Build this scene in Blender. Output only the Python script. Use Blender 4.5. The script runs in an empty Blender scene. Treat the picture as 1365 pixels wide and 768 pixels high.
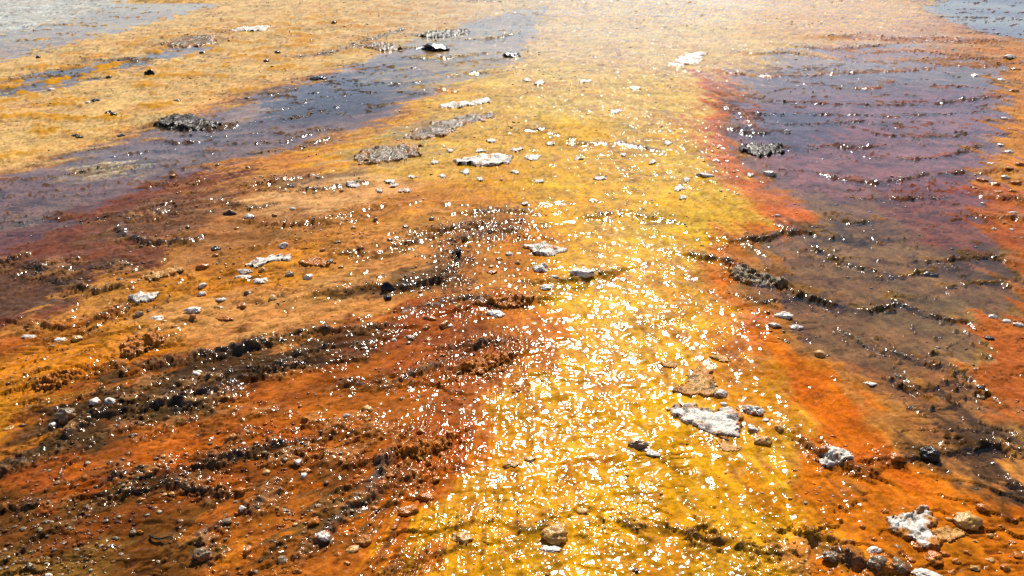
import bpy, math, random
import numpy as np
from mathutils import Vector

# ------------------------------------------------------------------ camera, world, sun, exposure
scene = bpy.context.scene
col = scene.collection
R = math.radians
CAM_H, PITCH, HFOV = 1.8, 26.9, 69.0
cam = bpy.data.cameras.new("camera"); cam_ob = bpy.data.objects.new("camera", cam)
col.objects.link(cam_ob); scene.camera = cam_ob
cam.sensor_fit = 'HORIZONTAL'; cam.angle = R(HFOV); cam.clip_start = 0.05; cam.clip_end = 2000
cam_ob.location = (0, 0, CAM_H); cam_ob.rotation_euler = (R(90 - PITCH), 0, 0)

SUN_EL, SUN_AZ = 40.0, 6.0          # azimuth clockwise from +Y
world = bpy.data.worlds.new("World"); scene.world = world; world.use_nodes = True
wn = world.node_tree.nodes; wl = world.node_tree.links
sky = wn.new('ShaderNodeTexSky'); sky.sky_type = 'NISHITA'; sky.sun_disc = False
sky.sun_elevation = R(SUN_EL); sky.sun_rotation = R(SUN_AZ)
sky.altitude = 2200; sky.air_density = 1.0; sky.dust_density = 2.0; sky.ozone_density = 1.0
bg = wn['Background']; bg.inputs['Strength'].default_value = 0.07
wl.new(sky.outputs[0], bg.inputs['Color'])
sun = bpy.data.lights.new("sun", 'SUN'); sun.energy = 4.5; sun.angle = R(0.53); sun.color = (1.0, .95, .87)
sun_ob = bpy.data.objects.new("sun", sun); col.objects.link(sun_ob)
d = Vector((math.sin(R(SUN_AZ)) * math.cos(R(SUN_EL)), math.cos(R(SUN_AZ)) * math.cos(R(SUN_EL)), math.sin(R(SUN_EL))))
sun_ob.rotation_euler = d.to_track_quat('Z', 'Y').to_euler(); sun_ob.location = d * 50
scene.view_settings.view_transform = 'Standard'; scene.view_settings.look = 'None'
scene.view_settings.gamma = 1.0; scene.view_settings.exposure = 0.62

scene.cycles.max_bounces = 5; scene.cycles.transparent_max_bounces = 6
scene.cycles.caustics_reflective = False; scene.cycles.caustics_refractive = False

# ------------------------------------------------------------------ survey: photo map <-> ground plan
F = 1365 / 2 / math.tan(R(HFOV / 2))
SP, CP = math.sin(R(PITCH)), math.cos(R(PITCH))
def W(px, py):
    """ground position (plan) of a survey point"""
    px = np.asarray(px, float); py = np.asarray(py, float)
    a = (px - 682.5) / F; b = (384 - py) / F
    dz = -SP + b * CP; dy = CP + b * SP
    t = CAM_H / np.maximum(-dz, 1e-4)
    return a * t, dy * t
def M(x, y):
    y = np.maximum(y, 0.9)
    zc = y * CP + CAM_H * SP; yc = y * SP - CAM_H * CP
    return 682.5 + F * x / zc, 384 - F * yc / zc
def px_size(py):
    x, y = W(682.5, py); return float(math.hypot(y, CAM_H) / F), math.atan2(CAM_H, float(y))

# ------------------------------------------------------------------ noise
def _h(ix, iy, s):
    n = (ix.astype(np.int64) * 374761393 + iy.astype(np.int64) * 668265263 + s * 974634777) & 0xffffffff
    n = ((n ^ (n >> 13)) * 1274126177) & 0xffffffff
    return (n ^ (n >> 16)) & 0xffffffff
def noise(x, y, s=0):
    ix = np.floor(x); iy = np.floor(y); fx = x - ix; fy = y - iy
    u = fx * fx * fx * (fx * (fx * 6 - 15) + 10); v = fy * fy * fy * (fy * (fy * 6 - 15) + 10)
    def g(i, j):
        a = _h(ix + i, iy + j, s) * (2 * math.pi / 4294967296.0)
        return np.cos(a) * (fx - i) + np.sin(a) * (fy - j)
    a = g(0, 0); b = g(1, 0); c = g(0, 1); e = g(1, 1)
    return ((a + (b - a) * u) * (1 - v) + (c + (e - c) * u) * v) * 1.5
def fbm(x, y, o=4, s=0, gain=.5):
    t = 0; a = 1; n = 0
    for k in range(o):
        t = t + a * noise(x * 2**k + 17.3 * k, y * 2**k - 9.1 * k, s + k); n += a; a *= gain
    return t / n * 1.3
def worley(x, y, s=0):
    ix = np.floor(x); iy = np.floor(y); d1 = np.full(np.shape(x), 9.0); cid = np.zeros(np.shape(x))
    for i in (-1, 0, 1):
        for j in (-1, 0, 1):
            hx = _h(ix + i, iy + j, s) / 4294967296.0; hy = _h(ix + i, iy + j, s + 91) / 4294967296.0
            dd = np.hypot(ix + i + hx - x, iy + j + hy - y)
            cid = np.where(dd < d1, hx, cid); d1 = np.minimum(d1, dd)
    return d1, cid
def sstep(a, b, x):
    t = np.clip((x - a) / (b - a), 0, 1); return t * t * (3 - 2 * t)
def srgb(c):
    c = np.asarray(c, float) / 255.0
    return np.where(c <= .04045, c / 12.92, ((c + .055) / 1.055) ** 2.4)

# ------------------------------------------------------------------ zone map of the mats (survey raster)
GX0, GY0, GS = -700, -100, 4
gx = np.arange(GX0, 2070, GS); gy = np.arange(GY0, 1100, GS)
GPX, GPY = np.meshgrid(gx.astype(float), gy.astype(float))
def poly_sdf(P, X, Y):
    P = np.asarray(P, float); n = len(P); dm = np.full(X.shape, 1e9); ins = np.zeros(X.shape, bool)
    for i in range(n):
        ax, ay = P[i]; bx, by = P[(i + 1) % n]; ex, ey = bx - ax, by - ay
        t = np.clip(((X - ax) * ex + (Y - ay) * ey) / (ex * ex + ey * ey + 1e-9), 0, 1)
        dm = np.minimum(dm, np.hypot(X - ax - t * ex, Y - ay - t * ey))
        if ay != by:
            c = ((ay > Y) != (by > Y)) & (X < ex * (Y - ay) / ey + ax); ins ^= c
    return np.where(ins, dm, -dm)
def zmask(shape, f):
    if len(shape) == 5 and np.isscalar(shape[0]):
        cx, cy, rx, ry, rot = shape; c, s = math.cos(R(rot)), math.sin(R(rot))
        dx, dy = GPX - cx, GPY - cy
        q = np.hypot((dx * c + dy * s) / rx, (-dx * s + dy * c) / ry)
        return sstep(1 + f, 1 - f, q) if f > 0 else (q < 1) * 1.0
    return sstep(-f, f, poly_sdf(shape, GPX, GPY))
def sample(raster, px, py):
    fx = np.clip((px - GX0) / GS, 0, raster.shape[1] - 1.001); fy = np.clip((py - GY0) / GS, 0, raster.shape[0] - 1.001)
    ix = fx.astype(int); iy = fy.astype(int); u = fx - ix; v = fy - iy
    if raster.ndim == 3: u = u[:, None]; v = v[:, None]
    return (raster[iy, ix] * (1 - u) + raster[iy, ix + 1] * u) * (1 - v) + (raster[iy + 1, ix] * (1 - u) + raster[iy + 1, ix + 1] * u) * v

STREAM = [(560,-100),(1320,-100),(1230,30),(1020,80),(955,120),(955,190),(1010,225),(1060,265),(1035,300),(935,325),(925,370),(975,430),(1010,490),(1050,560),(1070,640),(1110,720),(1050,790),(1040,1100),(380,1100),(520,740),(600,650),(625,580),(655,510),(705,440),(740,370),(715,310),(665,255),(560,235),(470,245),(425,215),(560,135),(690,90),(735,40)]
ZONES = [  # shape, mat or bed colour with far reflections tinted in (0-255), feather, opacity
 # far yellow field and left
 ([(-700,-100),(720,-100),(720,10),(470,85),(210,160),(0,235),(-700,470)], (222,170,110), 12, 1),
 ([(-700,12),(-40,56),(70,37),(160,2),(230,-100),(-700,-100)], (196,184,192), 8, 1),
 # left brown
 ([(-700,330),(-40,235),(80,215),(200,180),(290,215),(285,262),(260,300),(190,330),(120,385),(60,420),(0,430),(-700,640)], (128,70,55), 14, 1),
 ([(-700,440),(-20,350),(100,335),(160,345),(90,400),(0,415),(-700,560)], (92,64,50), 14, .8),
 ([(150,290),(200,265),(270,265),(290,285),(250,318),(170,318)], (88,60,50), 14, .8),
 # left channel
 ([(730,5),(610,32),(480,85),(335,130),(210,170),(90,205),(-20,240),(-60,300),(60,300),(180,245),(300,215),(440,185),(560,130),(690,82)], (150,116,106), 14, 1),
 ([(720,15),(610,35),(490,90),(380,130),(330,165),(440,165),(560,120),(690,70)], (82,74,78), 16, .85),
 ((300,300,130,60,-10), (150,96,66), .8, .6), ((130,228,55,11,-3), (232,212,190), .4, 1), ((250,190,60,10,-8),(150,130,140),.6,.7), ((450,120,90,14,-10),(104,96,104),.7,.7), ((560,85,70,12,-14),(120,108,116),.7,.7), ((60,250,120,24,-8),(140,96,90),.7,.8),
 ((320,150,45,12,-10), (190,150,130), .5, .8),
 # stream
 (STREAM, (222,150,14), 20, 1),
 ((830,430,150,90,60), (234,166,12), .6, .9),
 ((760,620,150,190,10), (228,154,6), .7, .9),
 ((850,240,170,90,20), (228,168,32), .7, .9),
 ((800,80,260,90,0), (228,176,84), .6, .9),  # far paleness of glitter and reflected sky put into the yellow
 ((905,635,75,45,20), (220,155,24), .5, .9),
 ((690,520,60,16,-32), (205,145,40), .4, .9),
 ((1090,690,75,60,15), (214,128,18), .4, .9),
 ((960,285,80,22,5), (222,165,60), .5, .8),
 ((1000,500,50,90,-25), (216,136,12), .6, .9),
 ((640,640,40,110,18), (212,140,14), .5, .7),
 ((700,455,30,60,18), (212,128,26), .6, .8),
 ((600,190,120,50,-15), (222,168,78), .6, .8),
 # orange fringes
 ([(940,335),(1065,262),(1085,300),(1000,330),(985,375),(1030,440),(1110,480),(1190,540),(1230,620),(1300,660),(1500,690),(1500,1100),(1150,1100),(1130,740),(1085,620),(1055,540),(1000,470),(960,400)], (214,112,14), 40, 1),
 ([(1060,480),(1180,540),(1215,600),(1180,640),(1110,610),(1050,520)], (198,94,12), 25, .8),
 ([(1160,660),(1300,680),(1420,720),(1420,860),(1180,860)], (190,104,20), 25, .8),
 ([(938,100),(985,92),(985,190),(1030,235),(1085,270),(1100,312),(1020,325),(1030,290),(975,255),(930,190)], (208,98,46), 26, .9),
 ([(735,370),(715,440),(668,510),(640,580),(610,650),(530,740),(470,860),(410,860),(480,740),(560,650),(600,580),(625,510),(672,440),(705,370)], (206,112,16), 44, .9),
 # right field
 ([(1290,60),(2070,0),(2070,420),(1400,330),(1310,260),(1350,180)], (205,128,50), 14, 1),
 ([(1280,260),(1350,250),(2070,300),(2070,620),(1350,600),(1300,540),(1290,470),(1310,420),(1370,370),(1310,330)], (178,90,38), 14, 1),
 ([(1230,5),(1290,-10),(2070,-100),(2070,90),(1345,52),(1280,36)], (140,104,112), 6, 1),
 # right pool bed
 ([(965,110),(1010,88),(1330,85),(1345,150),(1310,250),(1295,300),(1340,345),(1370,380),(1305,425),(1285,480),(1300,545),(1400,590),(1400,690),(1295,655),(1235,590),(1190,525),(1110,470),(1060,440),(1025,400),(990,370),(1000,325),(1070,295),(1050,262),(1005,235),(965,185)], (150,104,72), 30, 1),
 ([(985,130),(1330,110),(1330,180),(1290,260),(1060,255),(985,190)], (165,104,112), 20, .8),  # lavender of the reflected sky tinted into the upper bed
 ((1060,170,70,30,5), (92,88,110), .6, .75),
 ([(1190,240),(1300,220),(1330,330),(1300,345),(1200,300)], (150,70,52), 22, .7),
 ([(1090,270),(1290,340),(1360,345),(1340,400),(1290,440),(1270,500),(1200,510),(1110,470),(1050,410),(1040,350)], (146,104,68), 18, .9),
 ((1130,345,60,28,8), (150,112,76), .6, .6),((1000,350,50,16,10), (165,110,66), .6, .6),((1210,410,70,14,-4),(128,98,66),.5,.6),
 ((1240,545,90,50,20), (168,108,58), .6, .8), ((1320,620,80,45,15), (84,58,36), .5, .85), ((1090,300,60,10,5),(78,66,60),.6,.7),
 ((1300,355,50,28,0), (82,62,48), .6, .8),
 # left foreground
 ([(-700,760),(0,425),(80,440),(200,470),(330,455),(520,425),(610,345),(730,385),(690,450),(650,510),(610,590),(560,680),(500,760),(420,1100),(-700,1100)], (172,90,30), 20, 1),
 ([(0,470),(150,425),(250,360),(420,310),(460,330),(370,370),(260,430),(130,490),(0,600),(-300,760),(-300,560)], (208,126,28), 36, .9),
 ((300,425,110,38,-8), (214,146,88), .5, .9), ((440,400,80,40,-10),(206,134,76),.5,.85), ((430,255,100,24,-6),(222,160,110),.5,.9),
 ((545,340,70,26,-8),(208,136,78),.5,.9), ((630,370,60,22,-10),(204,124,62),.5,.85), ((560,455,90,40,-12),(164,82,34),.5,.8),
 ((700,330,40,40,0),(200,120,40),.5,.7), ((690,410,50,40,-20),(204,112,34),.5,.7),
 ([(-700,900),(-100,660),(0,640),(120,650),(260,640),(330,690),(250,790),(-100,1000)], (104,62,26), 30, .85),
 ((110,700,130,60,-8), (92,60,26), .6, .7), ((80,745,90,20,-10),(140,96,44),.5,.6),
 ([(0,605),(80,560),(140,520),(200,475),(330,460),(420,445),(420,480),(320,510),(240,545),(150,580),(60,625),(-60,670)], (84,58,36), 12, .95),
 ([(330,470),(420,440),(530,430),(530,445),(430,490),(330,500)], (98,66,42), 12, .8),
 ((100,620,140,22,-12), (166,78,24), .6, .7), ((250,580,160,30,-15),(184,90,20),.6,.8),
 ((340,720,60,40,-20),(196,106,18),.5,.8), ((520,690,60,50,-20),(196,100,16),.5,.8), ((300,660,150,50,-10),(150,74,18),.6,.5),
 ((540,600,50,60,-20),(184,88,20),.6,.7),((430,560,120,35,-12),(176,92,26),.6,.6),
 ((470,690,22,75,24),(82,66,42),.6,.75),((545,375,80,12,-8),(84,62,48),.6,.8),((590,345,26,16,-40),(84,62,48),.6,.7),
 ((185,645,90,10,-4),(104,76,38),.6,.7),((330,605,100,9,-14),(110,78,40),.6,.6),((275,735,20,40,0),(96,72,40),.6,.7),((640,300,60,14,-6),(120,72,52),.6,.7),
 ((410,238,50,8,-4),(120,96,82),.6,.7),((520,205,60,14,-8),(150,130,112),.6,.6),((575,168,60,12,-14),(150,132,116),.6,.7),
 ([(-20,118),(60,98),(190,76),(270,52),(288,60),(200,84),(70,116),(-20,134)],(128,108,100),4,.95),
]
CMAP = np.zeros(GPX.shape + (3,)); CMAP[:] = srgb((200,128,62))
for shp, c, f, o in ZONES:
    m = (zmask(shp, f * .5) * o)[..., None]; CMAP = CMAP * (1 - m) + srgb(c) * m
def layer(items, base=0.0):
    L = np.full(GPX.shape, float(base))
    for shp, v, f in items:
        m = zmask(shp, f); L = L * (1 - m) + v * m
    return L
RIPPLE = layer([(STREAM, .36, 30), ((850,400,80,120,-20), 1, .6), ((850,190,150,60,15), .75, .5), ((800,520,120,60,10), .95, .7), ((700,640,110,140,14), .85, .7),
   ((1000,610,45,90,35), .95, .5), ((820,690,80,60,0), .8, .6), ((960,455,60,60,30), .9, .5), ((900,40,330,70,0), .9, .5), ((1090,60,150,60,0), .7, .5),
   ((905,635,72,48,20), .02, .4), ((690,520,60,16,-32), .05, .4), ((1090,690,70,60,15), .03, .4), ((960,285,80,22,5), .08, .4), ((760,175,60,18,0), .15, .5), ((1180,640,60,60,0), .1, .5),
   ([(900,700),(1000,735),(1000,900),(850,900)], .8, 15), ((1150,680,26,12,0), .9, .4)])
POOL = layer([([(730,8),(610,34),(480,88),(335,135),(215,175),(90,210),(-20,245),(-700,420),(-700,500),(0,330),(180,255),(300,212),(440,182),(560,128),(690,80)], 1, 9),
   ([(-700,10),(-40,54),(70,36),(160,1),(230,-100),(420,-100),(290,4),(150,44),(0,80),(-700,180)], 1, 5),
   ([(-20,118),(60,98),(190,76),(270,52),(288,60),(200,84),(70,116),(-20,134)], 1, 4),
   ([(1235,8),(1290,-6),(2070,-80),(2070,80),(1345,50),(1285,34)], 1, 5),
   ([(990,105),(1040,78),(1220,72),(1330,88),(1338,150),(1305,250),(1290,310),(1340,350),(1360,380),(1300,425),(1280,480),(1290,545),(1380,590),(1380,680),(1300,650),(1240,585),(1195,520),(1115,465),(1070,435),(1040,400),(1010,365),(1030,330),(1080,300),(1060,262),(1020,235),(985,190)], 1, 22), ((130,228,50,10,-3), 0, .4)])
GRAIN = layer([([(-700,330),(0,240),(200,180),(320,215),(720,300),(740,370),(650,510),(560,700),(420,1100),(-700,1100)], .75, 30), ((100,690,240,120,0), 1, .4), ((150,100,300,90,-10), .7, .4), ((300,420,90,34,-8), .25, .5),
   ((1180,110,200,50,0), .8, .5), (STREAM, .5, 30), ((905,635,70,45,20), .15, .4), ((430,255,80,24,-6), .2, .5)], .4)

# ------------------------------------------------------------------ ridges: survey polylines  (kind, width px, height factor)
RIDGES = [
 ('o',8,1.0,[(345,295),(375,298),(405,295),(440,289),(465,283)]), ('d',4,.6,[(30,350),(50,355),(65,345),(100,340)]),
 ('d',6,1.0,[(65,367),(100,376),(130,384),(150,380)]), ('d',4,.7,[(0,345),(30,336)]), ('d',5,.8,[(38,347),(60,357),(110,352),(165,352)]),
 ('o',9,1.1,[(25,424),(60,428),(90,430),(130,421),(165,401)]), ('o',12,1.2,[(45,506),(75,499),(120,485),(160,475),(205,452),(215,446)]),
 ('d',9,1.2,[(205,482),(250,470),(320,460),(380,445),(430,437),(480,435),(525,433)]), ('d',12,.9,[(215,520),(260,500),(330,490),(400,480),(440,478)]),
 ('s',9,1.0,[(330,498),(360,488),(390,470),(440,460),(500,450)]),
 ('d',14,1.0,[(-30,632),(0,622),(40,602),(75,592),(100,562),(130,547),(180,540),(250,526),(310,508)]),
 ('s',8,.8,[(230,540),(270,530),(300,520),(318,510)]), ('d',8,.8,[(130,520),(80,525),(45,535)]),
 ('d',10,.9,[(130,638),(185,626),(230,631),(280,612),(330,600),(380,590),(430,580),(470,575)]), ('d',8,.8,[(130,655),(180,650),(220,640),(290,655),(300,650)]),
 ('s',9,.9,[(272,755),(275,730),(270,708),(300,690),(330,675),(372,655)]), ('s',13,.9,[(370,742),(400,726),(430,712),(460,682),(490,650),(503,625),(520,602)]),
 ('o',10,1.0,[(520,607),(545,600),(580,595),(602,580)]), ('o',8,.8,[(500,655),(525,640),(545,632)]),
 ('d',9,1.2,[(440,388),(475,383),(512,379),(550,379),(590,368),(607,345),(612,326)]), ('d',6,1.1,[(300,470),(350,455),(400,447)]),
 ('d',8,.9,[(500,336),(515,330),(560,319),(592,306)]), ('d',8,1.2,[(595,304),(625,300),(652,296)]), ('s',7,.7,[(640,281),(690,279),(706,276)]),
 ('s',8,.8,[(590,320),(625,311),(660,305),(697,300)]), ('d',6,.8,[(455,337),(490,335)]), ('o',9,1.1,[(618,408),(648,401),(685,398),(712,396)]),
 ('s',6,.7,[(540,410),(580,402),(620,394),(655,393)]), ('y',7,1.0,[(735,372),(780,369),(828,357)]), ('y',6,.8,[(790,286),(830,281),(882,291)]),
 ('s',7,.8,[(592,461),(625,458),(650,452),(677,452)]), ('s',7,.7,[(535,502),(570,486),(600,475),(640,456)]), ('o',8,.8,[(600,492),(640,480),(682,472)]),
 ('d',5,.6,[(450,505),(490,510),(515,500)]), ('o',6,.7,[(335,243),(365,240),(410,233),(420,231)]), ('d',6,.8,[(380,246),(420,251),(455,245),(482,243)]),
 ('o',6,.9,[(212,246),(245,243),(268,241)]), ('d',6,1,[(155,298),(165,310),(200,321),(250,319),(262,314)]), ('d',4,.6,[(100,291),(150,285),(180,288)]),
 ('d',4,.5,[(0,290),(50,291),(80,286)]), ('d',4,.6,[(300,268),(330,277),(365,270)]), ('d',4,.5,[(200,272),(215,285),(225,268)]),
 # right pool
 ('d',8,1.1,[(972,318),(1010,319),(1040,310),(1060,308),(1090,313),(1118,316)]), ('d',6,1,[(918,337),(945,342),(965,345),(992,356)]),
 ('d',9,1.1,[(1030,372),(1050,380),(1075,392),(1110,404),(1150,410),(1180,408),(1200,401)]), ('d',7,.8,[(1010,402),(1040,396),(1060,393)]),
 ('d',5,.7,[(1200,401),(1250,420),(1290,428)]), ('y',6,.9,[(1160,366),(1200,365),(1232,360),(1272,350)]), ('s',6,.6,[(1082,324),(1110,340),(1152,356),(1200,365)]),
 ('d',5,.7,[(1215,346),(1260,345),(1335,342)]), ('d',6,.9,[(1125,298),(1162,294)]), ('y',5,.6,[(1240,386),(1285,376),(1350,372)]),
 ('s',4,.5,[(1120,435),(1150,456),(1200,470),(1242,482)]), ('o',6,1.1,[(970,96),(1000,100),(1060,101),(1100,98),(1150,97),(1200,94),(1252,89)]),
 ('o',5,1,[(1110,50),(1180,53),(1240,55),(1335,54)]), ('o',5,.9,[(1130,118),(1170,117),(1196,106)]), ('d',4,.8,[(985,126),(1050,135),(1110,138),(1180,139),(1240,138),(1290,131),(1335,127)]),
 ('d',3,.7,[(1000,151),(1060,152),(1150,152),(1190,155),(1250,150),(1312,146)]), ('d',3,.7,[(1040,165),(1100,165),(1150,160),(1200,168)]), ('d',3,.7,[(1160,176),(1200,181),(1270,180),(1302,172)]),
 ('d',4,.8,[(1048,196),(1100,194),(1150,195),(1182,193)]), ('d',4,.9,[(1140,200),(1160,208),(1210,212),(1260,208),(1312,191)]), ('d',4,.8,[(1090,228),(1130,240),(1180,242),(1232,232),(1292,228)]),
 ('d',4,.7,[(1150,263),(1200,264),(1260,262)]), ('o',7,.9,[(1285,259),(1330,263),(1375,269)]), ('o',7,.9,[(1318,290),(1375,293)]), ('o',5,.8,[(1300,232),(1330,225),(1370,232)]),
 ('o',5,.7,[(1220,80),(1290,77),(1350,78)]), ('d',3,.6,[(1290,44),(1380,46)]), ('d',3,.6,[(1250,22),(1300,22),(1380,26)]),
 # left channel
 ('d',6,1.2,[(208,166),(240,169),(290,171),(315,164)]), ('d',5,1,[(205,185),(235,188),(262,188)]), ('d',4,1,[(255,201),(285,202)]), ('d',3,.55,[(300,167),(400,156),(452,141)]), ('d',3,.55,[(340,203),(400,196),(445,180)]),
 ('d',3,.55,[(330,190),(380,188),(430,170)]), ('d',3,.55,[(360,150),(430,130),(470,128)]), ('d',3,.55,[(355,130),(372,124),(400,120)]), ('d',3,.7,[(410,105),(430,103),(443,100)]), ('d',4,.8,[(545,65),(565,63),(603,61)]),
 ('d',5,.7,[(550,46),(590,43),(622,40)]), ('s',6,.7,[(485,60),(520,66),(530,62)]), ('s',4,.5,[(20,106),(80,95),(110,88)]), ('d',4,.6,[(120,82),(165,80),(190,84)]), ('s',6,.5,[(222,60),(250,52),(290,52)]),
 ('s',4,.5,[(300,42),(330,38),(358,37)]), ('s',5,.4,[(400,76),(440,70),(500,50),(540,38)]), ('o',4,.6,[(560,120),(580,118),(605,123)]),
 # stream
 ('d',3,.55,[(480,92),(520,95),(560,90)]), ('d',5,1.1,[(545,76),(580,80),(640,73)]), ('d',4,1,[(600,100),(640,98)]), ('d',3,.55,[(500,110),(540,112),(590,104)]), ('d',3,.55,[(400,128),(440,122),(500,124)]), ('d',5,1.1,[(620,52),(660,50),(690,44)]), ('d',3,.55,[(240,178),(300,180),(350,176)]), ('d',3,.55,[(60,235),(130,222),(190,214)]), ('d',3,.55,[(150,205),(185,200),(235,196)]),
 ('o',6,1.2,[(1105,50),(1150,47),(1200,52),(1250,50),(1330,56)]), ('d',5,1.1,[(1060,62),(1110,66),(1180,60)]), ('o',5,1.1,[(1150,70),(1220,68),(1290,75)]), ('o',5,1,[(1240,84),(1300,88),(1365,82)]), ('d',5,1.1,[(1010,72),(1050,70),(1090,76)]), ('o',5,1,[(960,140),(990,150),(1000,165)]), ('d',4,1,[(970,170),(1000,178),(1030,176)]),
 ('y',9,.8,[(905,704),(940,715),(1000,729),(1040,737),(1075,736),(1082,727)]), ('d',9,1,[(1088,722),(1105,732),(1125,745),(1165,757)]), ('d',8,1,[(1078,592),(1100,605),(1140,625),(1162,634)]),
 ('d',8,.9,[(1170,612),(1205,612),(1240,606),(1280,600),(1322,594),(1380,602)]), ('y',10,.5,[(600,702),(660,690),(700,705),(742,690)]), ('y',10,.5,[(760,700),(800,690),(850,700),(910,704)]), ('y',8,.5,[(520,760),(600,730),(640,725)]),
 ('y',5,.6,[(680,175),(720,172),(760,185)]), ('y',5,.6,[(760,190),(830,190),(880,200)]), ('y',5,1,[(612,1.5),(640,2.5),(668,3)]), ('d',6,.6,[(1210,500),(1215,515),(1222,520)]),
]
KCOL = {'d': (72,54,37), 's': (104,88,70), 'o': (150,82,22), 'y': (120,82,16)}
RW = []
for k, w, hf, pts in RIDGES:
    P = np.array(pts, float)
    wx, wy = W(P[:, 0], P[:, 1]); s = np.mean([px_size(p)[0] for p in P[:, 1]])
    dep = np.mean([px_size(p)[1] for p in P[:, 1]])
    RW.append((k, .8 * w * s * (.55 + .35 / max(math.sin(dep) + .25, .3)), hf, np.stack([wx, wy], 1)))
def seg_dist(P, X, Y):
    dm = np.full(X.shape, 1e9); sd = np.zeros(X.shape); tt = np.zeros(X.shape); L = 0
    for i in range(len(P) - 1):
        ax, ay = P[i]; ex, ey = P[i + 1] - P[i]; l2 = ex * ex + ey * ey
        t = np.clip(((X - ax) * ex + (Y - ay) * ey) / l2, 0, 1)
        dx = X - ax - t * ex; dy = Y - ay - t * ey; q = np.hypot(dx, dy)
        s = np.sign(dx * ey - dy * ex); m = q < dm
        dm = np.where(m, q, dm); sd = np.where(m, s, sd); tt = np.where(m, L + t * math.sqrt(l2), tt); L += math.sqrt(l2)
    return dm, sd, tt, L

def low(x, y):
    return .012 * noise(x * .55, y * .55, 3) + .03 * noise(x * .14, y * .14, 5)

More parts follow.
